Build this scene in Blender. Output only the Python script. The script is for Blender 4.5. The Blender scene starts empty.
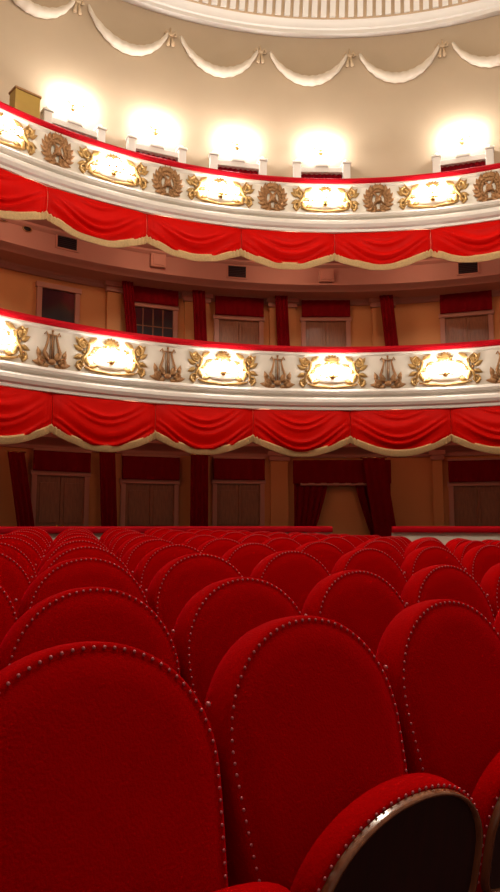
import bpy, bmesh, math, random
from mathutils import Vector, Matrix
random.seed(7)
PI = math.pi
sc = bpy.context.scene
COL = sc.collection
R_ = math.radians

# ------------------------------------------------------------------ camera
F = 700.0
PITCH = R_(6.44)
CAMZ = 1.2
cam_d = bpy.data.cameras.new('camera')
cam = bpy.data.objects.new('camera', cam_d)
COL.objects.link(cam)
cam.location = (0, 0, CAMZ)
cam.rotation_euler = (PI / 2 + PITCH, 0, 0)
cam_d.sensor_fit = 'HORIZONTAL'
cam_d.sensor_width = 36.0
cam_d.lens = 36.0 * F / 500.0
cam_d.clip_start = 0.02
sc.camera = cam

CX, CY = 1.5, 4.7            # centre of the horseshoe
RP = 6.85                    # balcony parapets
RW = 8.9                     # back wall of the two lower tiers
RU = 7.8                     # wall of the top tier
A0, A1 = 16.0, 236.0         # horseshoe, degrees


def ang(px, py, R):
    """angle of the ring (radius R) seen at a picture point"""
    u = (px - 250) / F
    v = -(py - 446) / F
    dx, dy = u, math.cos(PITCH) - v * math.sin(PITCH)
    a = dx * dx + dy * dy
    b = -2 * (dx * CX + dy * CY)
    c = CX * CX + CY * CY - R * R
    t = (-b + math.sqrt(b * b - 4 * a * c)) / (2 * a)
    return math.degrees(math.atan2(dy * t - CY, dx * t - CX))


def project(p):
    x, y, z = p[0], p[1], p[2] - CAMZ
    yy = y * math.cos(PITCH) + z * math.sin(PITCH)
    zz = -y * math.sin(PITCH) + z * math.cos(PITCH)
    if yy < 0.05:
        return None
    return 250 + F * x / yy, 446 - F * zz / yy, yy


# ------------------------------------------------------------------ materials
def mat(name, color, rough=0.6, metal=0.0, sheen=0.0, sheen_col=None, bump=None, vary=None, emit=None, coat=0, spec=None):
    m = bpy.data.materials.new(name)
    m.use_nodes = True
    nt = m.node_tree
    b = nt.nodes['Principled BSDF']
    b.inputs['Base Color'].default_value = (*color, 1)
    b.inputs['Roughness'].default_value = rough
    b.inputs['Metallic'].default_value = metal
    if spec is not None:
        b.inputs['Specular IOR Level'].default_value = spec
    if sheen:
        b.inputs['Sheen Weight'].default_value = sheen
        b.inputs['Sheen Roughness'].default_value = 0.35
        b.inputs['Sheen Tint'].default_value = (*(sheen_col or color), 1)
    if coat:
        b.inputs['Coat Weight'].default_value = coat
        b.inputs['Coat Roughness'].default_value = 0.12
    if emit:
        b.inputs['Emission Color'].default_value = (*emit[0], 1)
        b.inputs['Emission Strength'].default_value = emit[1]
    tc = nt.nodes.new('ShaderNodeTexCoord')
    if vary:
        scale, amt = vary
        n = nt.nodes.new('ShaderNodeTexNoise')
        n.inputs['Scale'].default_value = scale
        n.inputs['Detail'].default_value = 4
        nt.links.new(tc.outputs['Object'], n.inputs['Vector'])
        mx = nt.nodes.new('ShaderNodeMix')
        mx.data_type = 'RGBA'
        mx.inputs['A'].default_value = (*[c * (1 - amt) for c in color], 1)
        mx.inputs['B'].default_value = (*[min(1, c * (1 + amt)) for c in color], 1)
        nt.links.new(n.outputs['Fac'], mx.inputs['Factor'])
        nt.links.new(mx.outputs['Result'], b.inputs['Base Color'])
    if bump:
        scale, st = bump
        n = nt.nodes.new('ShaderNodeTexNoise')
        n.inputs['Scale'].default_value = scale
        n.inputs['Detail'].default_value = 3
        nt.links.new(tc.outputs['Object'], n.inputs['Vector'])
        bp = nt.nodes.new('ShaderNodeBump')
        bp.inputs['Strength'].default_value = st
        bp.inputs['Distance'].default_value = 0.01
        nt.links.new(n.outputs['Fac'], bp.inputs['Height'])
        nt.links.new(bp.outputs['Normal'], b.inputs['Normal'])
    return m


def wood_mat(name, c1, c2, rough=0.3, coat=0.6):
    m = mat(name, c1, rough, coat=coat)
    nt = m.node_tree
    b = nt.nodes['Principled BSDF']
    tc = [n for n in nt.nodes if n.type == 'TEX_COORD'][0]
    mp = nt.nodes.new('ShaderNodeMapping')
    mp.inputs['Scale'].default_value = (14, 14, 2)
    w = nt.nodes.new('ShaderNodeTexNoise')
    w.inputs['Scale'].default_value = 3
    w.inputs['Detail'].default_value = 6
    nt.links.new(tc.outputs['Object'], mp.inputs['Vector'])
    nt.links.new(mp.outputs['Vector'], w.inputs['Vector'])
    r = nt.nodes.new('ShaderNodeValToRGB')
    r.color_ramp.elements[0].color = (*c1, 1)
    r.color_ramp.elements[1].color = (*c2, 1)
    r.color_ramp.elements[0].position = 0.35
    r.color_ramp.elements[1].position = 0.7
    nt.links.new(w.outputs['Fac'], r.inputs['Fac'])
    nt.links.new(r.outputs['Color'], b.inputs['Base Color'])
    return m


M = {}
M['seat'] = mat('seat_velvet', (0.38, 0.0003, 0.0008), 0.8, sheen=0.4, sheen_col=(1.0, 0.0, 0.02), bump=(160, 0.2), vary=(5, 0.12), spec=0.01)
M['drape'] = mat('swag_velvet', (0.60, 0.003, 0.001), 0.5, sheen=0.35, sheen_col=(1.0, 0.01, 0.0), bump=(60, 0.1), vary=(6, 0.1), spec=0.05)
M['curtain'] = mat('curtain_cloth', (0.17, 0.002, 0.006), 0.75, sheen=0.4, sheen_col=(1, .01, .02), vary=(8, 0.15), spec=0.05)
M['rail'] = mat('rail_velvet', (0.42, 0.003, 0.010), 0.6, sheen=0.35, sheen_col=(1, 0.01, 0.02), bump=(90, 0.2), spec=0.06)
M['cream'] = mat('cream_paint', (0.72, 0.66, 0.56), 0.38, vary=(3, 0.04), bump=(25, 0.05))
M['white'] = mat('white_moulding', (0.76, 0.72, 0.66), 0.4, vary=(4, 0.04))
M['wall_up'] = mat('beige_plaster', (0.46, 0.35, 0.235), 0.7, vary=(1.2, 0.08), bump=(12, 0.08))
M['wall_low'] = mat('ochre_plaster', (0.54, 0.245, 0.085), 0.7, vary=(1.5, 0.10), bump=(14, 0.08))
M['soffit'] = mat('pinkish_plaster', (0.40, 0.20, 0.16), 0.7, vary=(2, 0.08))
M['pink'] = mat('pink_trim', (0.42, 0.20, 0.15), 0.55, vary=(3, 0.06))
M['garland'] = mat('garland_plaster', (0.66, 0.57, 0.46), 0.5, vary=(5, 0.1))
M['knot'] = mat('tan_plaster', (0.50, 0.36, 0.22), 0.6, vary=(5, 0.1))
M['gold'] = mat('old_gilding', (0.42, 0.25, 0.08), 0.38, metal=0.45, vary=(18, 0.3), bump=(60, 0.4))
M['gold_dark'] = mat('aged_bronze', (0.32, 0.16, 0.06), 0.42, metal=0.4, vary=(18, 0.35), bump=(60, 0.4))
M['brass'] = mat('brass', (0.62, 0.42, 0.16), 0.25, metal=1.0, vary=(10, 0.1))
M['fringe'] = mat('gold_fringe', (0.66, 0.44, 0.20), 0.8, vary=(40, 0.25), bump=(120, 0.5))
M['nail'] = mat('nail_heads', (0.50, 0.13, 0.16), 0.4, metal=0.4, vary=(9, 0.1))
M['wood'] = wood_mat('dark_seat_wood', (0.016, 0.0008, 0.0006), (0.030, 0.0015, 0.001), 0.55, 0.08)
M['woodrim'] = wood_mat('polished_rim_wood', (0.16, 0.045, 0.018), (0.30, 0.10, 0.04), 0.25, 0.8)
M['door'] = wood_mat('door_wood', (0.19, 0.07, 0.028), (0.27, 0.105, 0.042), 0.5, 0.1)
M['glass'] = mat('dark_glass', (0.03, 0.02, 0.03), 0.12, vary=(4, 0.3))
M['iron'] = mat('black_iron', (0.02, 0.018, 0.018), 0.4, metal=0.6, vary=(8, 0.2))
M['carpet'] = mat('red_carpet', (0.04, 0.002, 0.003), 0.95, vary=(30, 0.3), bump=(200, 0.5))
M['ochrebox'] = mat('yellow_metal', (0.45, 0.29, 0.05), 0.45, vary=(5, 0.15))
M['globe'] = mat('lamp_globe', (1.0, 0.93, 0.8), 0.4, emit=((1.0, 0.88, 0.80), 42.0), vary=(5, 0.02))
M['globe_up'] = mat('wall_lamp_globe', (1.0, 0.93, 0.8), 0.4, emit=((1.0, 0.95, 0.89), 330.0), vary=(5, 0.02))
M['globe_dim'] = mat('added_lamp_glass', (1.0, 0.9, 0.7), 0.4, emit=((1.0, 0.70, 0.42), 9.0), vary=(5, 0.02))
M['crystal'] = mat('chandelier_glass', (0.95, 0.9, 0.8), 0.1, emit=((1.0, 0.85, 0.65), 14.0), vary=(5, 0.02))


# ------------------------------------------------------------------ helpers
def link(name, bm, m, parent=None, smooth=True):
    me = bpy.data.meshes.new(name)
    bm.to_mesh(me)
    bm.free()
    me.materials.append(m)
    for p in me.polygons:
        p.use_smooth = smooth
    o = bpy.data.objects.new(name, me)
    COL.objects.link(o)
    if parent:
        o.parent = parent
    return o


def tag(o, label, cat, group=None):
    o['label'] = label
    o['category'] = cat
    if group:
        o['group'] = group
    return o


def thing(name, label, cat, loc=(0, 0, 0), rz=0.0, group=None):
    o = bpy.data.objects.new(name, None)
    o.empty_display_size = 0.1
    COL.objects.link(o)
    o.location = loc
    o.rotation_euler = (0, 0, rz)
    return tag(o, label, cat, group)


def struct(o, label=None):
    o['kind'] = 'structure'
    if label:
        o['label'] = label
    return o


def copy_tree(o, parent=None):
    c = o.copy()
    COL.objects.link(c)
    c.parent = parent
    for ch in KIDS.get(o.name, []):
        copy_tree(ch, c)
    return c


KIDS = {}


def index_kids():
    KIDS.clear()
    for o in sc.objects:
        if o.parent:
            KIDS.setdefault(o.parent.name, []).append(o)


def box(bm, x0, x1, y0, y1, z0, z1, bev=0.0):
    r = bmesh.ops.create_cube(bm, size=1.0)
    vs = r['verts']
    for v in vs:
        v.co.x = x0 + (v.co.x + .5) * (x1 - x0)
        v.co.y = y0 + (v.co.y + .5) * (y1 - y0)
        v.co.z = z0 + (v.co.z + .5) * (z1 - z0)
    if bev:
        es = set(e for v in vs for e in v.link_edges)
        bmesh.ops.bevel(bm, geom=list(es), offset=bev, segments=2, affect='EDGES', profile=0.7)
    return bm


def tube(bm, pts, rad, seg=8, cap=True):
    pts = [Vector(p) for p in pts]
    n = len(pts)
    if not hasattr(rad, '__len__'):
        rad = [rad] * n
    t0 = (pts[1] - pts[0]).normalized()
    up = Vector((0, 1, 0)) if abs(t0.y) < 0.9 else Vector((1, 0, 0))
    rings = []
    for i, p in enumerate(pts):
        t = (pts[min(i + 1, n - 1)] - pts[max(i - 1, 0)])
        if t.length < 1e-9:
            t = t0
        t.normalize()
        a = up - t * up.dot(t)
        if a.length < 1e-6:
            a = t.orthogonal()
        a.normalize()
        b = t.cross(a)
        up = a
        rings.append([bm.verts.new(p + (a * math.cos(2 * PI * k / seg) + b * math.sin(2 * PI * k / seg)) * rad[i]) for k in range(seg)])
    for i in range(n - 1):
        for k in range(seg):
            bm.faces.new((rings[i][k], rings[i][(k + 1) % seg], rings[i + 1][(k + 1) % seg], rings[i + 1][k]))
    if cap:
        bm.faces.new(rings[0][::-1])
        bm.faces.new(rings[-1])


def ball(bm, c, r, sx=1, sy=1, sz=1, rot=None, sub=2):
    res = bmesh.ops.create_icosphere(bm, subdivisions=sub, radius=r)
    mt = Matrix.Translation(Vector(c)) @ (rot or Matrix.Identity(4)) @ Matrix.Diagonal((sx, sy, sz, 1))
    bmesh.ops.transform(bm, matrix=mt, verts=res['verts'])


def leaf(bm, x, z, y, ln, wd, a, th=0.02):
    """a pointed leaf relief in the xz plane, growing from (x,z) along angle a"""
    ln *= 1.12
    wd *= 1.35
    th *= 1.2
    ca, sa = math.cos(a), math.sin(a)
    ps = [(0, .15), (.3, 1), (.6, .8), (1, 0.05)]
    L, Rr, Mi = [], [], []
    for t, w in ps:
        cx, cz = x + ca * ln * t, z + sa * ln * t
        hw = wd * .5 * w
        L.append(bm.verts.new((cx - sa * hw, y, cz + ca * hw)))
        Rr.append(bm.verts.new((cx + sa * hw, y, cz - ca * hw)))
        Mi.append(bm.verts.new((cx, y - th * (1 - .6 * t), cz)))
    for i in range(3):
        bm.faces.new((L[i], L[i + 1], Mi[i + 1], Mi[i]))
        bm.faces.new((Mi[i], Mi[i + 1], Rr[i + 1], Rr[i]))


def spiral(cx, cz, r0, r1, a0, a1, y=0, n=18):
    return [(cx + (r0 + (r1 - r0) * i / n) * math.cos(a0 + (a1 - a0) * i / n), y - .012 * i / n,
             cz + (r0 + (r1 - r0) * i / n) * math.sin(a0 + (a1 - a0) * i / n)) for i in range(n + 1)]


def sweep(bm, prof, a0, a1, step=1.5, closed=True, wob=None):
    """revolve a (radius, z) profile about the hall centre; origin at the centre"""
    n = max(2, int(abs(a1 - a0) / step))
    rings = []
    for i in range(n + 1):
        a = R_(a0 + (a1 - a0) * i / n)
        rings.append([bm.verts.new((r * math.cos(a), r * math.sin(a), z)) for r, z in prof])
    m = len(prof)
    for i in range(n):
        for k in range(m if closed else m - 1):
            bm.faces.new((rings[i][k], rings[i][(k + 1) % m], rings[i + 1][(k + 1) % m], rings[i + 1][k]))
    if closed:
        bm.faces.new(rings[0][::-1])
        bm.faces.new(rings[-1])
    bmesh.ops.recalc_face_normals(bm, faces=bm.faces)


def bend(bm, R):
    """bend a flat local piece (x along, y outward) round the ring of radius R"""
    for v in bm.verts:
        a = v.co.x / R
        rr = R + v.co.y
        v.co.x = rr * math.sin(a)
        v.co.y = rr * math.cos(a) - R


def place_ring(o, deg, R, z):
    a = R_(deg)
    o.location = (CX + R * math.cos(a), CY + R * math.sin(a), z)
    o.rotation_euler = (0, 0, a - PI / 2)


def Z(h):
    return CAMZ + h


def ring_obj(name, prof, m, a0=A0, a1=A1, parent=None, step=1.5, closed=True, smooth=False):
    bm = bmesh.new()
    sweep(bm, prof, a0, a1, step, closed)
    o = link(name, bm, m, parent, smooth)
    if not parent:
        o.location = (CX, CY, 0)
    return o


def auto_smooth(o, deg=40):
    me = o.data
    bm = bmesh.new()
    bm.from_mesh(me)
    for e in bm.edges:
        if len(e.link_faces) == 2 and e.calc_face_angle(0) > R_(deg):
            e.smooth = False
    bm.to_mesh(me)
    bm.free()
    for p in me.polygons:
        p.use_smooth = True


# ------------------------------------------------------------------ setting
UX, UY = 0.809, 0.588          # along a seat row
VX, VY = -0.588, 0.809         # towards the back of the hall
RAKE = 0.036


def floor_z(x, y):
    v = VX * x + VY * y
    u = UX * x + UY * y
    return (.06 * v if v < 3 else .18 + .018 * (v - 3)) - .032 * max(0, u - 4.5)


bm = bmesh.new()
n = 72
ctr = bm.verts.new((0, 0, floor_z(CX, CY)))
prev = None
for q in range(1, 19):
    rr = 9.1 * q / 18
    ring = [bm.verts.new((rr * math.cos(2 * PI * i / n), rr * math.sin(2 * PI * i / n),
                          floor_z(CX + rr * math.cos(2 * PI * i / n), CY + rr * math.sin(2 * PI * i / n)))) for i in range(n)]
    for i in range(n):
        if prev:
            bm.faces.new((prev[i], ring[i], ring[(i + 1) % n], prev[(i + 1) % n]))
        else:
            bm.faces.new((ctr, ring[i], ring[(i + 1) % n]))
    prev = ring
floor = link('floor', bm, M['carpet'])
floor.location = (CX, CY, 0)
struct(floor)


def wall(name, R, z0, z1, m, th=0.15):
    o = ring_obj(name, [(R, z0), (R + th, z0), (R + th, z1), (R, z1)], m)
    auto_smooth(o)
    return struct(o)


wall('wall_ground_tier', RW, -0.3, Z(1.9), M['wall_low'])
wall('wall_middle_tier', RW, Z(2.05), Z(4.95), M['wall_low'])
wall('wall_upper_tier', RU, Z(5.1), Z(9.3), M['wall_up'])

# slabs between tiers (floor of one, ceiling of the other)
s1 = struct(ring_obj('ceiling_ground_tier', [(6.93, Z(1.9)), (RW + .15, Z(1.9)), (RW + .15, Z(2.05)), (6.93, Z(2.05))], M['soffit']))
s2 = struct(ring_obj('ceiling_middle_tier', [(6.93, Z(4.95)), (RW + .15, Z(4.95)), (RW + .15, Z(5.1)), (6.93, Z(5.1))], M['soffit']))
# coves under the soffits
for nm, h in (('trim_1', 1.9), ('trim_2', 4.95)):
    FR = RW - (.28 if h < 3 else .70)
    pr = [(RW, Z(h)), (FR - .06, Z(h)), (FR - .06, Z(h - .04)), (FR - .02, Z(h - .07)), (FR, Z(h - .08)), (FR, Z(h - .37)), (FR - .03, Z(h - .38)),
          (FR - .03, Z(h - .42)), (FR + .03, Z(h - .45)), (FR + .10, Z(h - .47)), (FR + .14, Z(h - .50)), (RW - .10, Z(h - .50)), (RW - .06, Z(h - .54)), (RW - .05, Z(h - .60)), (RW, Z(h - .60))]
    o = ring_obj(nm, pr, M['soffit'])
    auto_smooth(o, 35)
    struct(o)

# cornice ring with fluted band above the frieze, and the dome over it
CB = 9.26        # height (over the eye) of the cornice's lower edge
CR = 7.62
pr = [(RU + .15, Z(CB + .04)), (RU + .15, Z(CB + .95)), (CR - .46, Z(CB + .95)), (CR - .46, Z(CB + .82)), (CR - .38, Z(CB + .74)), (CR - .30, Z(CB + .68)),
      (CR - .28, Z(CB + .56)), (CR - .21, Z(CB + .52)), (CR - .09, Z(CB + .22)), (CR - .07, Z(CB + .20)), (CR - .05, Z(CB + .17)), (CR - .03, Z(CB + .09)), (CR, Z(CB + .07)),
      (CR, Z(CB)), (CR + .05, Z(CB)), (RU - .02, Z(CB + .04))]
cornice = thing('cornice', 'white fluted plaster cornice ring at the top of the hall', 'cornice', (CX, CY, 0))
o = ring_obj('moulding', pr, M['white'], parent=cornice)
auto_smooth(o, 30)
bm = bmesh.new()
step = 1.32
k = A0 + 1
P0, P1 = (CR - .215, CB + .515), (CR - .110, CB + .245)
while k < A1 - 1:
    a = R_(k)
    hw = R_(step) * .30
    for (r, z), dr in ((P0, 1), (P1, 1)):
        pass
    q = []
    for dr in (0.03, -0.065):
        for sg in (-1, 1):
            for (r, z) in (P0, P1):
                rr = r + dr
                zz = z + dr * .4
                q.append(bm.verts.new((rr * math.cos(a + sg * hw), rr * math.sin(a + sg * hw), Z(zz))))
    # order: [out -:P0,P1, out +:P0,P1, in -:P0,P1, in +:P0,P1]
    for f in ((0, 1, 3, 2), (4, 6, 7, 5), (0, 4, 5, 1), (2, 3, 7, 6), (0, 2, 6, 4), (1, 5, 7, 3)):
        bm.faces.new([q[i] for i in f])
    k += step
bmesh.ops.recalc_face_normals(bm, faces=bm.faces)
o = link('fluting', bm, M['white'], cornice, smooth=False)
o = ring_obj('flute_gap_shade', [(CR - .222, Z(CB + .52)), (CR - .102, Z(CB + .22)), (CR - .080, Z(CB + .22)), (CR - .200, Z(CB + .52))], M['knot'], parent=cornice)  # tan colour stands in for shade and gilding between the flutes
o['label'] = 'tan band painted for shade and gilding between the white flutes'

# domed ceiling
bm = bmesh.new()
pr = []
for i in range(11):
    t = i / 10
    pr.append((max(.001, (CR - .46) * math.cos(t * PI / 2)), Z(CB + .95) + 1.5 * math.sin(t * PI / 2)))
n = 72
prev = None
for i in range(n):
    a = 2 * PI * i / n
    ring = [bm.verts.new((r * math.cos(a), r * math.sin(a), z)) for r, z in pr]
    if prev:
        for j in range(10):
            bm.faces.new((prev[j], prev[j + 1], ring[j + 1], ring[j]))
    else:
        first = ring
    prev = ring
for j in range(10):
    bm.faces.new((prev[j], prev[j + 1], first[j + 1], first[j]))
bmesh.ops.remove_doubles(bm, verts=bm.verts, dist=.01)
o = link('ceiling', bm, M['cream'])
o.location = (CX, CY, 0)
struct(o)


# ------------------------------------------------------------------ reliefs
def cartouche_bm(W=1.18, H=.56):
    bm = bmesh.new()
    hw, hh = W / 2, H / 2
    for s in (-1, 1):
        # tall outer S-scroll
        pts = spiral(s * (hw - .13), hh - .11, .085, .02, PI / 2 if s > 0 else PI / 2, (PI / 2 - s * 3.6 * PI / 2 * 1.2), -.02)
        tube(bm, pts, [.022 - .010 * i / 18 for i in range(19)], 6)
        pts = spiral(s * (hw - .10), -hh + .11, .085, .02, -PI / 2, (-PI / 2 + s * 4.2), -.02)
        tube(bm, pts, [.024 - .010 * i / 18 for i in range(19)], 6)
        stem = [(s * (hw - .13), -.02, hh - .03), (s * (hw - .22), -.03, hh - .12), (s * (hw - .20), -.035, .02), (s * (hw - .13), -.03, -.06),
                (s * (hw - .10), -.02, -hh + .03)]
        tube(bm, stem, [.018, .026, .03, .026, .018], 6)
        # inner scroll framing the lamp
        pts = spiral(s * (hw - .30), hh - .20, .055, .015, PI * .5, PI * .5 + s * 4.0, -.02)
        tube(bm, pts, [.016 - .006 * i / 18 for i in range(19)], 6)
        # leaves
        for (x, z, ln, wd, a) in ((hw - .12, .05, .14, .07, .5), (hw - .15, .08, .15, .07, 1.4), (hw - .12, -.02, .13, .06, -.4), (hw - .18, -.04, .14, .07, -1.9),
                                  (hw - .10, hh - .12, .12, .06, .9), (hw - .22, hh - .08, .15, .07, 2.6), (hw - .16, -hh + .10, .14, .06, -.2),
                                  (hw - .24, -hh + .08, .13, .06, 2.8), (hw - .20, 0, .12, .05, 2.9)):
            a2 = a if s > 0 else PI - a
            leaf(bm, s * x, z, -.012, ln, wd, a2, .03)
        ball(bm, (s * (hw - .15), -.02, .03), .035, 1, .7, 1, sub=1)
        # lower garland
        tube(bm, [(s * (hw - .16), -.02, -hh + .07), (s * (hw - .26), -.03, -hh + .035), (s * .16, -.03, -hh + .02), (0, -.035, -hh + .0)],
             [.014, .022, .024, .02], 6)
    # crest: a shell with two curls
    for i in range(7):
        a = PI / 2 + (i - 3) * .42
        leaf(bm, 0, hh - .10, -.02, .13, .055, a, .035)
    ball(bm, (0, -.03, hh - .10), .04, 1, .7, 1, sub=2)
    for s in (-1, 1):
        tube(bm, spiral(s * .12, hh - .11, .055, .014, PI / 2, PI / 2 + s * 4, -.02), [.015] * 19, 6)
        leaf(bm, s * .17, hh - .13, -.012, .15, .06, -.5 if s > 0 else PI + .5, .025)
    return bm


def shield_bm(W=.66, H=.36):
    bm = bmesh.new()
    n = 36
    rings = []
    for sc_, y in ((1.0, 0.0), (.95, -.02), (.6, -.03), (.05, -.034)):
        rings.append([bm.verts.new((W / 2 * sc_ * math.copysign(abs(math.cos(2 * PI * i / n)) ** .7, math.cos(2 * PI * i / n)), y,
                                    -.02 + H / 2 * sc_ * math.copysign(abs(math.sin(2 * PI * i / n)) ** .8, math.sin(2 * PI * i / n)))) for i in range(n)])
    for a, b in zip(rings, rings[1:]):
        for i in range(n):
            bm.faces.new((a[i], a[(i + 1) % n], b[(i + 1) % n], b[i]))
    bm.faces.new(rings[-1])
    bmesh.ops.recalc_face_normals(bm, faces=bm.faces)
    return bm


def lyre_bm(H=.56):
    bm = bmesh.new()
    hh = H / 2
    for s in (-1, 1):
        tube(bm, [(s * .03, -.02, -hh + .10), (s * .10, -.03, -hh + .13), (s * .125, -.03, -.06), (s * .085, -.03, .06), (s * .06, -.03, hh - .10), (s * .10, -.03, hh - .03), (s * .125, -.02, hh - .07)],
             [.02, .026, .026, .02, .016, .014, .01], 6)
        # base scrolls and leaves
        tube(bm, spiral(s * .15, -hh + .10, .075, .018, -PI / 2, -PI / 2 + s * 4.6, -.02), [.024 - .010 * i / 18 for i in range(19)], 6)
        for (x, z, ln, wd, a) in ((.10, -hh + .06, .15, .08, .7), (.12, -hh + .04, .16, .07, .15), (.06, -hh + .10, .16, .07, 1.2), (.18, -hh + .14, .13, .06, 1.3), (.04, -hh + .03, .12, .07, -.25)):
            leaf(bm, s * x, z, -.012, ln, wd, a if s > 0 else PI - a, .03)
    for x in (-.03, 0, .03):
        tube(bm, [(x, -.02, -hh + .12), (x, -.02, hh - .06)], .006, 5)
    tube(bm, [(-.08, -.03, hh - .07), (.08, -.03, hh - .07)], .012, 6)
    tube(bm, [(0, -.025, -hh + .1), (0, -.03, hh)], [.018, .010], 6)
    ball(bm, (0, -.03, -hh + .08), .06, 1, .5, .8, sub=2)
    ball(bm, (0, -.03, hh - .01), .022, sub=1)
    return bm


def wreath_bm(R=.20):
    bm = bmesh.new()
    n = 18
    tube(bm, [(R * .82 * math.cos(2 * PI * i / n), -.02, R * .95 * math.sin(2 * PI * i / n)) for i in range(n + 1)], .022, 6, cap=False)
    for i in range(n):
        a = 2 * PI * i / n
        dr = 1 if math.cos(a) > 0 else -1
        leaf(bm, R * .8 * math.cos(a), R * .92 * math.sin(a), -.02, .12, .06, a + dr * .9, .03)
        leaf(bm, R * .75 * math.cos(a), R * .86 * math.sin(a), -.015, .10, .05, a + PI - dr * .8, .03)
    # crossed instruments and a mask-like boss in the middle, as loose scrolls
    tube(bm, [(-.10, -.03, -.13), (0, -.045, 0), (.08, -.03, .14)], [.012, .026, .016], 6)
    tube(bm, [(.11, -.03, -.12), (.01, -.04, .01), (-.09, -.03, .13)], [.012, .022, .014], 6)
    ball(bm, (0, -.03, -.01), .06, 1, .5, 1.15, sub=2)
    for s in (-1, 1):
        tube(bm, spiral(s * .07, -.10, .05, .012, PI / 2, PI / 2 + s * 4, -.02), .012, 6)
    for i in range(5):
        leaf(bm, 0, R * .85, -.02, .10, .05, PI / 2 + (i - 2) * .45, .03)
    return bm


# positions along the fronts
low_c = [ang(x, 372, RP) for x in (110, 223, 332, 445)]
up_c = [ang(x, 198, RP) for x in (111, 222, 325, 432)]


def series(lst, before, after):
    n = len(lst)
    mx = (n - 1) / 2
    my = sum(lst) / n
    sl = sum((i - mx) * (v - my) for i, v in enumerate(lst)) / sum((i - mx) ** 2 for i in range(n))
    return [my + sl * (i - mx) for i in range(-before, n + after)], sl


LOWC, dl = series(low_c, 2, 2)
UPC, du = series(up_c, 2, 2)
LOWL = [a - dl / 2 for a in LOWC] + [LOWC[-1] + dl / 2]
UPL = [a - du / 2 for a in UPC] + [UPC[-1] + du / 2]
print('SPACING', dl, du, [round(a, 1) for a in LOWC])


def parapet(label, ht, hb, lower):
    t = thing('balcony_parapet', label, 'balcony', (CX, CY, 0))
    H = ht - hb
    # panel: cream front with top bead
    pr = [(RP + .12, Z(ht)), (RP - .03, Z(ht)), (RP - .035, Z(ht - .03)), (RP - .01, Z(ht - .05)), (RP, Z(ht - .06)),
          (RP, Z(hb + .36)), (RP + .12, Z(hb + .36))]
    o = ring_obj('front_panel', pr, M['cream'], parent=t)
    auto_smooth(o, 30)
    pr = [(RP + .12, Z(hb + .36)), (RP - .02, Z(hb + .36)), (RP - .055, Z(hb + .34)), (RP - .07, Z(hb + .31)), (RP - .055, Z(hb + .275)), (RP + .02, Z(hb + .265)),
          (RP + .02, Z(hb + .225)), (RP - .045, Z(hb + .205)), (RP - .08, Z(hb + .20)), (RP - .115, Z(hb + .17)), (RP - .12, Z(hb + .12)), (RP - .095, Z(hb + .07)), (RP - .06, Z(hb + .045)),
          (RP - .06, Z(hb)), (RP + .12, Z(hb))]
    o = ring_obj('cornice_moulding', pr, M['white'], parent=t)
    auto_smooth(o, 25)
    pr = [(RP + .15, Z(ht)), (RP + .15, Z(ht + .07)), (RP + .09, Z(ht + .105)), (RP, Z(ht + .11)), (RP - .05, Z(ht + .09)), (RP - .075, Z(ht + .05)), (RP - .06, Z(ht + .01)), (RP - .03, Z(ht))]
    o = ring_obj('handrail', pr, M['rail'], parent=t)
    o['label'] = 'red velvet handrail cushion'
    auto_smooth(o, 50)
    mid = (ht - .06 + hb + .36) / 2
    Hh = (ht - .06) - (hb + .36)
    bm = cartouche_bm(1.16, Hh * .95)
    bend(bm, RP)
    me = link('cartouche', bm, M['gold'], t)
    bm = shield_bm(.60, Hh * .62)
    bend(bm, RP)
    sh = link('shield', bm, M['cream'], me)
    bm = lyre_bm(Hh * .98) if lower else wreath_bm(Hh * .46)
    bend(bm, RP)
    sm = link('lyre_relief' if lower else 'wreath_relief', bm, M['gold_dark'] if lower else M['gold_dark'], t)
    for i, a in enumerate(LOWC if lower else UPC):
        if i == 0:
            c = me
        else:
            c = me.copy(); COL.objects.link(c)
            s = sh.copy(); COL.objects.link(s); s.parent = c
        a = R_(a)
        c.location = (RP * math.cos(a), RP * math.sin(a), Z(mid))
        c.rotation_euler = (0, 0, a - PI / 2)
    for i, a in enumerate(LOWL if lower else UPL):
        c = sm
        if i:
            c = sm.copy(); COL.objects.link(c)
        a = R_(a)
        c.location = (RP * math.cos(a), RP * math.sin(a), Z(mid))
        c.rotation_euler = (0, 0, a - PI / 2)
    return t, mid


par_low, mid_low = parapet('cream lower balcony front with gilded cartouches and lyres under a red handrail', 2.88, 1.90, True)
par_up, mid_up = parapet('cream upper balcony front with gilded cartouches and round wreaths under a red handrail', 5.86, 4.98, False)


# lamps in front of the cartouches
def sconce(globe_mat, gr):
    t = bpy.data.objects.new('wall_lamp', None)
    COL.objects.link(t)
    bm = bmesh.new()
    ball(bm, (0, -.045, -.06), .05, 1, .5, 1, sub=2)
    tube(bm, [(0, -.05, -.06), (0, -.13, -.09), (0, -.16, -.05)], .012, 6)
    xs = ((-.24, .0), (-.12, .045), (0, .06), (.12, .045), (.24, .0))
    for x, z in xs:
        tube(bm, [(0, -.14, -.08), (x * .5, -.17, -.10 + z * .3), (x, -.15, -.06 + z)], .008, 5)
        tube(bm, [(x, -.15, -.065 + z), (x, -.15, -.035 + z)], .022, 8)
    bend(bm, RP)
    link('bracket', bm, M['brass'], t)
    for x, z in xs:
        bm = bmesh.new()
        ball(bm, (0, 0, 0), gr, 1, 1, 1.15, sub=2)
        g = link('lamp_globe', bm, globe_mat, t)
        g.location = (x, -.15 - x * x / (2 * RP), .0 + z)
    return t


def ordinal_name(i):
    return ['first', 'second', 'third', 'fourth', 'fifth', 'sixth', 'seventh', 'eighth'][i]


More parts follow.
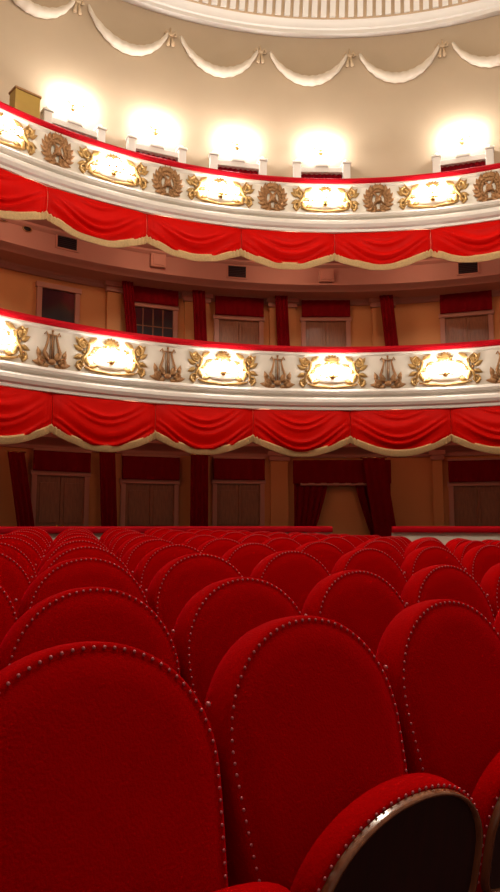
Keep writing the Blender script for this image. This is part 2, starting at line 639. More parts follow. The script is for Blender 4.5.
proto = sconce(M['globe'], .052)
index_kids()
lamp_words_low = ['five-globe lamp on the lower balcony front, left of the picture edge', 'five-globe lamp on the lower balcony front, cut by the left picture edge',
                  'five-globe lamp on the lower balcony front, first full one from left', 'five-globe lamp on the lower balcony front, second full one from left',
                  'five-globe lamp on the lower balcony front under the red blind right of centre', 'rightmost five-globe lamp on the lower balcony front',
                  'five-globe lamp on the lower balcony front just past the right picture edge', 'five-globe lamp on the lower balcony front farther past the right picture edge']
lamp_words_up = ['five-globe lamp on the upper balcony front, far past the left picture edge', 'five-globe lamp on the upper balcony front, cut by the left picture edge',
                 'five-globe lamp on the upper balcony front, first full one from the left', 'five-globe lamp on the upper balcony front, second full one from the left',
                 'five-globe lamp on the upper balcony front, third full one from left', 'rightmost five-globe lamp on the upper balcony front',
                 'five-globe lamp on the upper balcony front just past the right picture edge', 'five-globe lamp on the upper balcony front farther past the right picture edge']
for lst, words, mid, g in ((LOWC, lamp_words_low, mid_low, 'lamps along the lower balcony front'), (UPC, lamp_words_up, mid_up, 'lamps along the upper balcony front')):
    for i, a in enumerate(lst):
        if i == 0 or i >= 7:
            continue
        c = copy_tree(proto)
        place_ring(c, a, RP, Z(mid - .01))
        tag(c, words[i], 'lamp', g)
for ch in KIDS[proto.name]:
    bpy.data.objects.remove(ch)
bpy.data.objects.remove(proto)


# ------------------------------------------------------------------ valances
def swag(width, d_end, d_mid, R, seed, name_label, group):
    rnd = random.Random(seed)
    t = thing('swag_valance', name_label, 'valance', group=group)
    bm = bmesh.new()
    NS, NT = 60, 34
    ph = rnd.uniform(-.3, .3)
    amp = rnd.uniform(.85, 1.15)
    sagk = rnd.uniform(.36, .44)
    grid = []

    def drop(s):
        return d_end + (d_mid - d_end) * math.sin(PI * s) ** 0.9

    def surf(s, q):
        d = drop(s)
        x = (s - .5) * width
        z = -q * d
        # catenary folds that follow the swag's lower edge, strongest low in the middle
        w = math.sin(PI * s) ** .7
        g = q * d - sagk * math.sin(PI * s) ** 1.2
        gg = g / .15 + ph + .25 * math.sin(2.2 * s + seed) + .22 * math.sin(g * 17 + seed * 2)
        cr = .5 + .5 * math.sin(2 * PI * gg)
        big = .65 + .35 * math.sin(g * 13 + seed)
        fold = (cr ** 1.8 - .35) * .080 * w * min(1, .15 + q * 1.1) * amp * big
        # pleats gathered at each end
        e = math.exp(-(s / .07) ** 2) + math.exp(-((1 - s) / .07) ** 2)
        pl = math.cos(2 * PI * s * 26) * .014 * e * min(1, q * 3)
        y = -.05 - .06 * math.sin(PI * min(1, q * 1.05)) * (.4 + .6 * w) - fold - pl + .03 * e
        return Vector((x, y, z))
    for i in range(NS + 1):
        grid.append([bm.verts.new(surf(i / NS, j / NT)) for j in range(NT + 1)])
    for i in range(NS):
        for j in range(NT):
            bm.faces.new((grid[i][j], grid[i][j + 1], grid[i + 1][j + 1], grid[i + 1][j]))
    bend(bm, R)
    bmesh.ops.recalc_face_normals(bm, faces=bm.faces)
    o = link('drape', bm, M['drape'], t)
    md = o.modifiers.new('thick', 'SOLIDIFY')
    md.thickness = .008
    # fringe: braid and hanging threads
    bm = bmesh.new()
    N = 110
    rows = [(-.012, -.02), (-.018, .01), (-.008, .02), (-.012, .095), (.004, .10), (.006, -.02)]
    rings = []
    for i in range(N + 1):
        s = i / N
        p = surf(s, 1.0)
        wv = .004 if i % 2 else -.003
        rings.append([bm.verts.new((p.x, p.y + dy + (wv if k in (2, 3) else 0), p.z + .012 - dz)) for k, (dy, dz) in enumerate(rows)])
    for i in range(N):
        for k in range(len(rows)):
            k2 = (k + 1) % len(rows)
            bm.faces.new((rings[i][k], rings[i][k2], rings[i + 1][k2], rings[i + 1][k]))
    bm.faces.new(rings[0]); bm.faces.new(rings[-1][::-1])
    bend(bm, R)
    bmesh.ops.recalc_face_normals(bm, faces=bm.faces)
    f = link('fringe', bm, M['fringe'], t)
    f['label'] = 'tan gold fringe along the lower edge'
    return t


jl = [ang(x, 430, RP) for x in (52, 152, 253, 352, 450)]
ju = [ang(x, y, RP) for x, y in ((43, 207), (148, 238), (243, 252), (336, 257), (428, 252))]
JL, djl = series(jl, 3, 3)
JU, dju = series(ju, 3, 3)
posw = ['far past the left picture edge', 'just past the left picture edge', 'cut by the left picture edge', 'first full swag from the left', 'second full swag from the left',
        'third full swag from the left', 'fourth full swag from the left', 'cut by the right picture edge', 'just past the right picture edge', 'far past the right picture edge']
for JJ, dj, hb, tier, dE, dM in ((JL, djl, 1.90, 'lower', .45, .69), (JU, dju, 4.98, 'upper', .38, .58)):
    for i in range(1, len(JJ) - 2):
        am = (JJ[i] + JJ[i + 1]) / 2
        w = R_(abs(dj)) * (RP + .02) - .004
        c = swag(w, dE + (.03 if am > 118 else 0), dM + (.03 if am > 118 else 0), RP + .02, i * 7 + int(hb),
                 'red velvet swag with gold fringe under the %s balcony, %s' % (tier, posw[i]), 'red swags under the %s balcony' % tier)
        place_ring(c, am, RP + .02, Z(hb) - .008)


# ------------------------------------------------------------------ frieze of plaster swags
af = [ang(x, y, RU) for x, y in ((85, 2), (175, 38), (265, 50), (355, 55), (450, 45))]
AF, daf = series(af, 2, 2)
frw = ['far past the left picture edge', 'past the left picture edge', 'at the top left corner', 'second from the left', 'third from the left', 'fourth from the left', 'cut by the right picture edge',
       'past the right picture edge']


def garland():
    t = bpy.data.objects.new('plaster_garland', None)
    COL.objects.link(t)
    w = R_(abs(daf)) * RU - .01
    bm = bmesh.new()
    pts, rad = [], []
    N = 40
    for i in range(N + 1):
        s = i / N
        pts.append((w * (s - .5) * .86 - .05, -.055 - .03 * math.sin(PI * s), -.02 - .56 * (1 - (2 * s - 1) ** 2) ** .8))
        rad.append(.022 + .072 * math.sin(PI * s) ** .8 + .006 * math.sin(s * 60))
    tube(bm, pts, rad, 10)
    bend(bm, RU)
    link('rope_swag', bm, M['garland'], t)
    bm = bmesh.new()
    # knot with two hanging tails at the right end
    x = w * .5 - .115
    ball(bm, (x, -.05, -.04), .055, 1.2, .7, .8, sub=2)
    for s in (-1, 1):
        tube(bm, [(x + s * .02, -.05, -.05), (x + s * .08, -.06, .02), (x + s * .11, -.05, -.04), (x + s * .06, -.05, -.06)], [.02, .028, .024, .015], 7)
        tube(bm, [(x + s * .01, -.05, -.06), (x + s * .035, -.05, -.16), (x + s * .05, -.04, -.25)], [.02, .03, .035], 7)
    tube(bm, [(x, -.03, .10), (x, -.05, -.04)], .018, 7)
    bend(bm, RU)
    link('ribbon_knot', bm, M['knot'], t)
    return t


proto = garland()
index_kids()
for i in range(len(AF) - 1):
    c = copy_tree(proto)
    am = (AF[i] + AF[i + 1]) / 2
    place_ring(c, am, RU, Z(8.94))
    tag(c, 'white plaster garland on the beige wall above the lamps, %s' % frw[i], 'garland', 'plaster garlands round the top of the wall')
for ch in KIDS[proto.name]:
    bpy.data.objects.remove(ch)
bpy.data.objects.remove(proto)

# ------------------------------------------------------------------ upper tier doors and wall lamps
ud = [(72, 135, 'first from the left beside the yellow box'), (155, 160, 'second from the left'), (237, 172, 'third from the left'), (321, 178, 'fourth from the left'), (463, 165, 'rightmost, apart from the others')]


def upper_doorway(label):
    t = thing('doorway', label, 'doorway', group='doorways behind the upper balcony')
    z0, zt = Z(5.12), Z(6.58)
    w = .40
    bm = bmesh.new()
    for s in (-1, 1):
        box(bm, s * .46 - .07, s * .46 + .07, -.16, 0, 0, zt - z0 + .10, .01)
    link('door_post', bm, M['white'], t, False)
    bm = bmesh.new()
    for s in (-1, 1):
        box(bm, s * .46 - .085, s * .46 + .085, -.18, 0, zt - z0 + .10, zt - z0 + .14, .008)
        ball(bm, (s * .46, -.09, zt - z0 + .17), .045, 1, 1, 1, sub=2)
    link('finial', bm, M['white'], t)
    bm = bmesh.new()
    box(bm, -.39, .39, -.14, 0, zt - z0 - .06, zt - z0 + .04, .01)
    box(bm, -.12, .12, -.16, 0, zt - z0 + .04, zt - z0 + .09, .01)
    link('lintel', bm, M['white'], t, False)
    bm = bmesh.new()
    N = 40
    top, bot = [], []
    for i in range(N + 1):
        x = -.39 + .78 * i / N
        y = -.05 + .018 * math.sin(i * 1.3)
        top.append(bm.verts.new((x, y, zt - z0 - .06)))
        bot.append(bm.verts.new((x, y - .01, .02)))
    for i in range(N):
        bm.faces.new((top[i], top[i + 1], bot[i + 1], bot[i]))
    link('curtain', bm, M['curtain'], t)['label'] = 'dark red door curtain'
    return t, z0


def up_lamp(label):
    t = thing('wall_sconce', label, 'lamp', group='wall lamps above the upper doorways')
    bm = bmesh.new()
    ball(bm, (0, -.01, 0), .05, 1, .4, 1.3, sub=2)
    for s in (-1, 1):
        tube(bm, [(0, -.03, -.02), (s * .08, -.12, -.07), (s * .13, -.16, -.01)], .010, 6)
        tube(bm, [(s * .13, -.16, -.015), (s * .13, -.16, .012)], .022, 8)
    tube(bm, [(0, -.02, .04), (0, -.03, .14)], [.018, .006], 6)
    link('bracket', bm, M['brass'], t)
    for s in (-1, 1):
        bm = bmesh.new()
        ball(bm, (0, 0, 0), .05, 1, 1, 1.2, sub=2)
        g = link('lamp_globe', bm, M['globe_up'], t)
        g.location = (s * .13, -.16, .065)
    return t


for px, py, w in ud:
    a = ang(px, py, RU)
    t, z0 = upper_doorway('white door surround with dark red curtain behind the upper balcony, ' + w)
    place_ring(t, a, RU, z0)
    l = up_lamp('glaring wall lamp over upper door surround, ' + w)
    place_ring(l, a, RU, Z(6.98))

# yellow box at the left of the upper tier
t = thing('light_box', 'yellow rectangular box standing behind the upper handrail at far left', 'box')
bm = bmesh.new()
box(bm, -.20, .20, -.11, .11, .0, .55, .015)
link('case', bm, M['ochrebox'], t, False)
bm = bmesh.new()
for z in (.02, .52):
    bm = bmesh.new()
    box(bm, -.21, .21, -.125, .125, z - .012, z + .025, .005)
    link('edge_band', bm, M['gold_dark'], t, False)
bm = bmesh.new()
for x in (-.15, .15):
    for y in (-.07, .07):
        box(bm, x - .02, x + .02, y - .02, y + .02, -.90, -.0)
link('stand', bm, M['iron'], t, False)
a = ang(25, 100, RP + .45)
place_ring(t, a, RP + .45, Z(6.02))


# ------------------------------------------------------------------ openings of the lower tiers
def hanging(w, h, folds=3, taper=0.0, lean=0.0, amp=.025, th=.05):
    """a hanging cloth, w wide at the top, h tall, local origin at its top middle"""
    bm = bmesh.new()
    N, Mz = 8 * folds, 14
    g = []
    for j in range(Mz + 1):
        q = j / Mz
        ww = w * (1 - taper * q)
        row = []
        for i in range(N + 1):
            s = i / N
            x = (s - .5) * ww + lean * q
            y = -th * .5 - amp * (1 + math.cos(2 * PI * folds * s)) * (.5 + .5 * q)
            row.append((x, y, -q * h))
        g.append(row)
    fr = [[bm.verts.new(p) for p in r] for r in g]
    bk = [[bm.verts.new((r[0][0], .0, r[0][2])), bm.verts.new((r[-1][0], .0, r[-1][2]))] for r in g]
    for j in range(Mz):
        for i in range(N):
            bm.faces.new((fr[j][i], fr[j][i + 1], fr[j + 1][i + 1], fr[j + 1][i]))
        bm.faces.new((bk[j][0], fr[j][0], fr[j + 1][0], bk[j + 1][0]))
        bm.faces.new((fr[j][-1], bk[j][1], bk[j + 1][1], fr[j + 1][-1]))
    bm.faces.new([bk[0][0]] + [v for v in fr[0]][::1] + [bk[0][1]])
    bm.faces.new([bk[-1][1]] + [v for v in fr[-1]][::-1] + [bk[-1][0]])
    bmesh.ops.recalc_face_normals(bm, faces=bm.faces)
    return bm


def wspan(x0, x1, y, R):
    a0, a1 = ang(x0, y, R), ang(x1, y, R)
    return (a0 + a1) / 2, R_(a0 - a1) * R


def opening(x0, x1, ypx, z_floor, z_top, kind, label, tier, name='box_door', pelmet=True, ph=.36):
    """doorway or window of a box: frame, leaf, pelmet"""
    a, w = wspan(x0, x1, ypx, RW)
    t = thing(name, label, 'door' if name == 'box_door' else 'window', group='openings of the %s tier' % tier)
    place_ring(t, a, RW, z_floor)
    H = z_top - z_floor
    fw = .09
    hw = w / 2
    bm = bmesh.new()
    for s in (-1, 1):
        box(bm, s * (hw - fw / 2) - fw / 2, s * (hw - fw / 2) + fw / 2, -.07, 0.0, 0, H, .008)
    box(bm, -hw - .02, hw + .02, -.085, 0.0, H, H + fw, .008)
    link('door_frame' if name == 'box_door' else 'window_frame', bm, M['pink'], t, False)
    iw = hw - fw
    if kind == 'glass':
        bm = bmesh.new()
        box(bm, -iw, iw, -.03, 0, 0, H)
        link('leaf' if name == 'box_door' else 'sash', bm, M['glass'], t, False)['label'] = 'dark glazed panel'
        bm = bmesh.new()
        for k in range(1, 4):
            x = -iw + 2 * iw * k / 4
            box(bm, x - .010, x + .010, -.04, -.028, 0, H)
        for z in (H - .35, H - .8):
            box(bm, -iw, iw, -.042, -.028, z - .010, z + .010)
        link('glazing_bars', bm, M['door'], t, False)
    elif kind == 'door':
        for s in (-1, 1):
            bm = bmesh.new()
            x0_, x1_ = (0.004, iw) if s > 0 else (-iw, -.004)
            box(bm, x0_, x1_, -.03, 0, 0, H, .004)
            box(bm, x0_ + .06, x1_ - .06, -.045, -.028, H * .52, H - .12, .008)
            box(bm, x0_ + .06, x1_ - .06, -.045, -.028, .12, H * .46, .008)
            lf = link('door_leaf', bm, M['door'], t, False)
            bm = bmesh.new()
            ball(bm, (s * .05, -.06, H * .5 - .02), .022, sub=2)
            link('door_knob', bm, M['brass'], lf)
    elif kind == 'window':
        bm = bmesh.new()
        box(bm, -iw, iw, -.03, 0, 0, H)
        link('sash', bm, M['glass'], t, False)
    if pelmet:
        bm = hanging(w * .98, ph, 6, amp=.012, th=.06)
        p = link('pelmet', bm, M['curtain'], t)
        p.location = (0, -.09, H + fw + ph * .96)
        p['label'] = 'dark red cloth pelmet over the opening'
        bm = bmesh.new()
        box(bm, -hw, hw, -.15, 0, H + fw + ph * .96, H + fw + ph * .96 + .04, .006)
        link('pelmet_box', bm, M['pink'], t, False)
    return t


def hm(y, px, R=RW):
    """height over eye of a wall point seen at picture (px, y)"""
    u = (px - 250) / F
    v = -(y - 446) / F
    dx, dy = u, math.cos(PITCH) - v * math.sin(PITCH)
    dz = math.sin(PITCH) + v * math.cos(PITCH)
    a = dx * dx + dy * dy
    b = -2 * (dx * CX + dy * CY)
    c = CX * CX + CY * CY - R * R
    t = (-b + math.sqrt(b * b - 4 * a * c)) / (2 * a)
    return dz * t


ZM = Z(2.05)
ZG = 0.36
# middle tier
t = opening(36, 79, 300, ZM, Z(hm(291, 57)), 'window', 'dark square window in pink frame behind the lower balcony at left', 'middle', 'box_window', pelmet=False)
opening(128, 177, 310, ZM, Z(hm(309, 152)), 'glass', 'dark glazed box door under a red pelmet behind the lower balcony', 'middle', ph=.37)
opening(214, 263, 320, ZM, Z(hm(321, 238)), 'door', 'panelled box door with red pelmet behind the lower balcony, left of the middle', 'middle', ph=.37)
opening(301, 350, 322, ZM, Z(hm(322, 325)), 'door', 'panelled box door with red pelmet behind the lower balcony, right of the middle', 'middle', ph=.33)
opening(440, 493, 318, ZM, Z(hm(317, 466)), 'door', 'wide panelled box door with red pelmet behind the lower balcony, rightmost', 'middle', ph=.37)
# ground tier
opening(30, 88, 500, ZG, Z(hm(476, 57)), 'door', 'dim panelled door with dark pelmet under the lower balcony, leftmost', 'ground', ph=.34)
opening(120, 178, 500, ZG, Z(hm(484, 150)), 'door', 'dim panelled door with dark pelmet under the lower balcony, second from left', 'ground', ph=.42)
opening(212, 264, 500, ZG, Z(hm(484, 238)), 'door', 'dim panelled door with dark pelmet under the lower balcony, third from left', 'ground', ph=.40)
opening(449, 506, 500, ZG, Z(hm(486, 478)), 'door', 'dim panelled door with dark pelmet under the lower balcony, rightmost', 'ground', ph=.40)


# hanging drapes between the boxes
def drape(px, ytop, ybot, wpx, label, tier, zb, lean=0.0, taper=0.0):
    a, w = wspan(px - wpx / 2, px + wpx / 2, (ytop + ybot) / 2, RW - .25)
    zt = Z(hm(ytop, px, RW - .25))
    t = thing('hanging_drape', label, 'curtain', group='narrow drapes of the %s tier' % tier)
    place_ring(t, a, RW - .25, zb)
    t.location.z = zb
    bm = hanging(w, zt - zb, 3, taper=taper, lean=lean, amp=.03)
    bmesh.ops.translate(bm, verts=bm.verts, vec=(0, 0, zt - zb))
    link('cloth', bm, M['curtain'], t)
    bm = bmesh.new()
    tube(bm, [(-w * .6, -.03, zt - zb), (w * .6, -.03, zt - zb)], .014, 8)
    tube(bm, [(0, -.03, zt - zb), (0, .25, zt - zb)], .012, 8)
    link('curtain_pole', bm, M['brass'], t)
    return t


drape(126, 275, 331, 10, 'bright red narrow drape left of the glazed box door, middle tier', 'middle', ZM, lean=.25)
drape(198, 287, 340, 12, 'dark red narrow drape between glazed and panelled box doors, middle tier', 'middle', ZM, lean=.12)
drape(281, 292, 346, 12, 'dark red narrow drape between the two panelled box doors, middle tier', 'middle', ZM, lean=.1)
drape(386, 291, 346, 13, 'dark red narrow drape beside the plain ochre wall panel, middle tier', 'middle', ZM, lean=.22)
drape(14, 452, 524, 16, 'dark red drape at the left picture edge under the lower balcony', 'ground', ZG, lean=.35)
drape(106, 452, 524, 15, 'dark red drape between first and second dim doors under the balcony', 'ground', ZG, lean=.1)
drape(199, 455, 524, 17, 'dark red drape between second and third dim doors under the balcony', 'ground', ZG, lean=.0)
drape(374, 458, 528, 22, 'dark red drape right of the curtained exit under the balcony', 'ground', ZG, lean=.30)

# pilasters with small capitals
def pilaster(px, y, tier, zb, zt, label, wpx=14, capital=True):
    a, w = wspan(px - wpx / 2, px + wpx / 2, y, RW)
    t = thing('pilaster', label, 'pilaster', group='pilasters of the %s tier' % tier)
    place_ring(t, a, RW, zb)
    bm = bmesh.new()
    box(bm, -w / 2, w / 2, -.08, 0, 0, zt - zb, .01)
    link('shaft', bm, M['wall_low'], t, False)
    if capital:
        bm = bmesh.new()
        box(bm, -w / 2 - .03, w / 2 + .03, -.13, 0, zt - zb - .05, zt - zb + .04, .012)
        box(bm, -w / 2 - .06, w / 2 + .06, -.17, 0, zt - zb + .04, zt - zb + .13, .012)
        link('capital', bm, M['pink'], t, False)
    bm = bmesh.new()
    box(bm, -w / 2 - .02, w / 2 + .02, -.10, 0, 0, .14, .01)
    link('plinth', bm, M['pink'], t, False)


ztm = Z(4.95 - .62)
pilaster(113, 300, 'middle', ZM, ztm, 'ochre pilaster left of the glazed box door in the middle tier', 14)
pilaster(196, 310, 'middle', ZM, ztm, 'ochre pilaster right of the glazed box door in the middle tier', 24)
pilaster(282, 315, 'middle', ZM, ztm, 'ochre pilaster between the two central panelled doors, middle tier', 26)
pilaster(383, 315, 'middle', ZM, ztm, 'ochre pilaster behind a dark drape right of the panelled doors', 22)
ztg = Z(1.9 - .62)
pilaster(438, 490, 'ground', ZG, ztg, 'dim pilaster left of the rightmost door under the lower balcony', 10)
pilaster(279, 490, 'ground', ZG, ztg, 'dim broad pilaster left of the curtained exit under the balcony', 18)

# the curtained exit
a, w = wspan(296, 388, 495, RW - .1)
t = thing('curtained_exit', 'exit doorway with dark red curtains parted to both sides under the balcony', 'doorway')
place_ring(t, a, RW, ZG)
zt = Z(hm(461, 340)) - ZG
zl = Z(hm(484, 340)) - ZG
for s in (-1, 1):
    bm = bmesh.new()
    N, Mz = 24, 16
    rows = []
    for j in range(Mz + 1):
        q = j / Mz
        outer = s * w * .52
        inner = s * w * (.15 + .26 * min(1, q * 1.1) ** 1.2)
        row = []
        for i in range(N + 1):
            k = i / N
            x = outer + (inner - outer) * k
            row.append(bm.verts.new((x, -.14 - .03 * math.cos(2 * PI * 5 * k), zl + .02 - q * (zl + .0))))
        rows.append(row)
    for j in range(Mz):
        for i in range(N):
            bm.faces.new((rows[j][i], rows[j][i + 1], rows[j + 1][i + 1], rows[j + 1][i]))
    o = link('side_curtain', bm, M['curtain'], t)
    o.modifiers.new('thick', 'SOLIDIFY').thickness = .02
bm = hanging(w * 1.06, zt - zl, 8, amp=.02, th=.08)
o = link('pelmet', bm, M['curtain'], t)
o.location = (0, -.16, zt)
bm = bmesh.new()
box(bm, -w * .45, w * .45, -.22, -.12, zl - .04, zl + .01, .008)
link('curtain_rail', bm, M['pink'], t, False)
bm = bmesh.new()
box(bm, -w * .42, w * .42, -.03, 0, 0.02, zl - .05, .004)
link('door_leaf', bm, M['wall_low'], t, False)['label'] = 'pale plain door between the curtains'

# things on the frieze of the middle tier
def vent():
    bm = bmesh.new()
    for (x0, x1, y0, y1) in ((-.20, -.17, -.16, .16), (.17, .20, -.16, .16), (-.20, .20, .13, .16), (-.20, .20, -.16, -.13)):
        box(bm, x0, x1, y0, y1, -.02, 0)
    b2 = bmesh.new()
    for k in range(7):
        y = -.12 + .04 * k
        box(b2, -.17, .17, y - .012, y + .006, -.016, -.002)
    b3 = bmesh.new()
    box(b3, -.17, .17, -.13, .13, -.003, -.0005)
    return (('vent_frame', bm, M['pink']), ('vent_slats', b2, M['iron']), ('duct', b3, M['glass']))


def spk():
    bm = bmesh.new()
    box(bm, -.14, .14, -.15, .15, -.10, -.0, .02)
    b2 = bmesh.new()
    box(b2, -.10, .10, -.11, .11, -.115, -.10, .005)
    return (('case', bm, M['pink']), ('grille', b2, M['soffit']))


def dl_():
    bm = bmesh.new()
    ring = [(.13 * math.cos(2 * PI * i / 24), .13 * math.sin(2 * PI * i / 24), -.015) for i in range(25)]
    tube(bm, ring, .02, 8, cap=False)
    b2 = bmesh.new()
    ball(b2, (0, 0, -.005), .12, 1, 1, .35, sub=2)
    return (('lamp_ring', bm, M['iron']), ('lamp_glass', b2, M['globe_dim']))


def frieze_item(px, py, build, nm, label, cat, group):
    R = RW - .70
    t = thing(nm, label, cat, group=group)
    place_ring(t, ang(px, py, R), R, Z(hm(py, px, R)))
    for pn, b, m in build():
        bmesh.ops.rotate(b, verts=b.verts, cent=(0, 0, 0), matrix=Matrix.Rotation(-PI / 2, 3, 'X'))
        if pn == 'case' or pn == 'grille':
            pass
        for v in b.verts:
            v.co.z *= .82
            v.co.y = -abs(v.co.y) - .001
        bmesh.ops.recalc_face_normals(b, faces=b.faces)
        link(pn, b, m, t, False)
    return t


def spot():  # dark unlit spotlight: ring and flat cover, no light in it
    bm = bmesh.new()
    ring = [(.075 * math.cos(2 * PI * i / 24), .055 * math.sin(2 * PI * i / 24), -.015) for i in range(25)]
    tube(bm, ring, .012, 8, cap=False)
    b2 = bmesh.new()
    ball(b2, (0, 0, -.012), .07, 1, .7, .15, sub=2)
    return (('spot_ring', bm, M['gold_dark']), ('spot_cover', b2, M['iron']))


frieze_item(67, 243, vent, 'wall_vent', 'dark slatted vent in the pink frieze above the dark square window', 'vent', 'vents of the pink frieze')
frieze_item(237, 272, vent, 'wall_vent', 'dark slatted vent in the pink frieze left of the middle', 'vent', 'vents of the pink frieze')
frieze_item(468, 268, vent, 'wall_vent', 'dark slatted vent in the pink frieze near the right picture edge', 'vent', 'vents of the pink frieze')
frieze_item(157, 262, spk, 'wall_speaker', 'square pinkish box on the frieze above the glazed box door', 'speaker', 'boxes on the pink frieze')
frieze_item(326, 277, spk, 'wall_speaker', 'square pinkish box on the frieze right of the middle', 'speaker', 'boxes on the pink frieze')
frieze_item(27, 229, spot, 'round_spot', 'small dark unlit spotlight in the frieze at the far left', 'vent', 'round spotlights of the pink frieze')
frieze_item(3, 219, spot, 'round_spot', 'small dark unlit spotlight cut by the left picture edge', 'vent', 'round spotlights of the pink frieze')

# small unseen lamps added under the soffits to light the tiers
def tier_lamp(deg, R, h, label, power, col, group):
    t = thing('added_lamp', label, 'lamp', group=group)
    place_ring(t, deg, R, Z(h))
    for pn, b, m in dl_():
        link(pn, b, m, t, False)
    ld = bpy.data.lights.new('added_lamp_light', 'POINT')
    ld.energy = power
    ld.color = col
    ld.shadow_soft_size = .12
    lo = bpy.data.objects.new('added_lamp_light', ld)
    COL.objects.link(lo)
    lo.parent = t
    lo.location = (0, 0, -.17)


for i, d in enumerate((60, 78, 96, 114, 132, 150)):
    tier_lamp(d, 7.25, 4.95, 'unseen round lamp added behind the upper swags to light the tier, %s from the right' % ordinal_name(i), 15, (1, .62, .38), 'added lamps behind the upper swags')
    tier_lamp(d + 4, 7.25, 1.90, 'unseen round lamp added behind the lower swags to light the tier, %s from the right' % ordinal_name(i), 6, (1, .40, .22), 'added lamps behind the lower swags')

# ------------------------------------------------------------------ ground tier parapet
ga = ang(332, 525, 6.85)
gb = ang(392, 525, 6.85)
for (b0, b1, lab, thick) in ((ga, A1, 'low cream barrier with dark red cushioned rail, left of the exit', 0), (A0, gb, 'low cream barrier with thick red rail behind the seats at right', 1)):
    t = thing('box_barrier', lab, 'barrier', (CX, CY, 0))
    top = Z(-.12)
    pr = [(RP + .02, -.1), (RP - .02, -.1), (RP - .02, .38), (RP + .0, .40), (RP + .0, top), (RP + .12, top), (RP + .12, -.1)]
    o = ring_obj('barrier_panel', pr, M['cream'], b0, b1, t)
    auto_smooth(o, 30)
    rt = top + .10
    pr = [(RP - .06, top), (RP - .08, top + .03), (RP - .07, rt - .02), (RP - .03, rt), (RP + .13, rt), (RP + .17, rt - .03), (RP + .17, top)]
    o = ring_obj('rail_cushion', pr, M['rail'], b0, b1, t)
    auto_smooth(o, 50)
# floor of the boxes
struct(ring_obj('floor_boxes', [(RP + .12, .08), (RW, .08), (RW, ZG), (RP + .12, ZG)], M['carpet'], A0, A1))


# ------------------------------------------------------------------ seats
def outline(n, hw, z0, zc, zt, wb):
    """closed outline of a backrest: arch above zc, tapering sides to z0"""
    pts = []
    na = n * 5 // 8
    for i in range(na + 1):
        a = PI * i / na
        c, s = math.cos(a), math.sin(a)
        pts.append((hw * math.copysign(abs(c) ** .97, c), zc + (zt - zc) * abs(s) ** .97))
    nb = (n - na - 1)
    low = []
    k = nb // 3
    for i in range(1, k + 1):
        q = i / k
        low.append((-(hw + (wb - hw) * q ** 1.3), zc + (z0 - zc) * q))
    m = nb - 2 * k
    for i in range(1, m + 1):
        low.append((-wb + 2 * wb * i / (m + 1), z0))
    for i in range(k, 0, -1):
        q = i / k
        low.append(((hw + (wb - hw) * q ** 1.3), zc + (z0 - zc) * q))
    return pts + low


def padded(bm, pts, cx, cz, rings):
    """loft rings of a scaled outline: rings = [(scale, y)], closing both ends in a fan"""
    prev = None
    for k, (s, y) in enumerate(rings):
        if s == 0:
            v = bm.verts.new((cx, y, cz))
            if prev:
                for i in range(len(prev)):
                    bm.faces.new((prev[i], prev[(i + 1) % len(prev)], v))
            else:
                pend = v
            continue
        ring = []
        for x, z in pts:
            ring.append(bm.verts.new((cx + (x - cx) * s, y, cz + (z - cz) * s)))
        if prev:
            for i in range(len(ring)):
                bm.faces.new((prev[i], prev[(i + 1) % len(ring)], ring[(i + 1) % len(ring)], ring[i]))
        elif k == 1:
            for i in range(len(ring)):
                bm.faces.new((pend, ring[(i + 1) % len(ring)], ring[i]))
        prev = ring
    bmesh.ops.recalc_face_normals(bm, faces=bm.faces)


def resample(pts, d, lo=0, hi=1):
    """equally spaced points along an open polyline"""
    out = []
    acc = 0
    nxt = 0
    for a, b in zip(pts, pts[1:]):
        L = math.hypot(b[0] - a[0], b[1] - a[1])
        while nxt <= acc + L:
            t = (nxt - acc) / L if L else 0
            out.append((a[0] + (b[0] - a[0]) * t, a[1] + (b[1] - a[1]) * t))
            nxt += d
        acc += L
    return out


BT, BZ = .898, .24
HW = .284
TILT = R_(14)


def backrest_meshes():
    pts = outline(64, HW, BZ, .625, BT, .245)
    cz = .62
    bm = bmesh.new()
    padded(bm, pts, 0, cz, [(0, -.058), (.35, -.057), (.7, -.053), (.88, -.046), (.93, -.038), (.955, -.040), (.985, -.036), (1.0, -.022), (1.012, .0), (1.012, .03),
                            (1.0, .052), (.975, .064), (.9, .07), (.5, .078), (0, .08)])
    nail = bmesh.new()
    seq = [p for p in pts if p[1] > BZ + .001]
    n = len(pts)
    st = [i for i, p in enumerate(pts) if p[1] <= BZ + .001]
    order = pts[st[-1] + 1:] + pts[:st[0]]
    q = [(x * .955, cz + (z - cz) * .955) for x, z in order]
    for x, z in resample(q, .0225):
        r = bmesh.ops.create_uvsphere(nail, u_segments=6, v_segments=4, radius=.0040)
        for v in r['verts']:
            v.co = Vector((x + v.co.x, -.040 + v.co.y * .7, z + v.co.z))
    return bm, nail


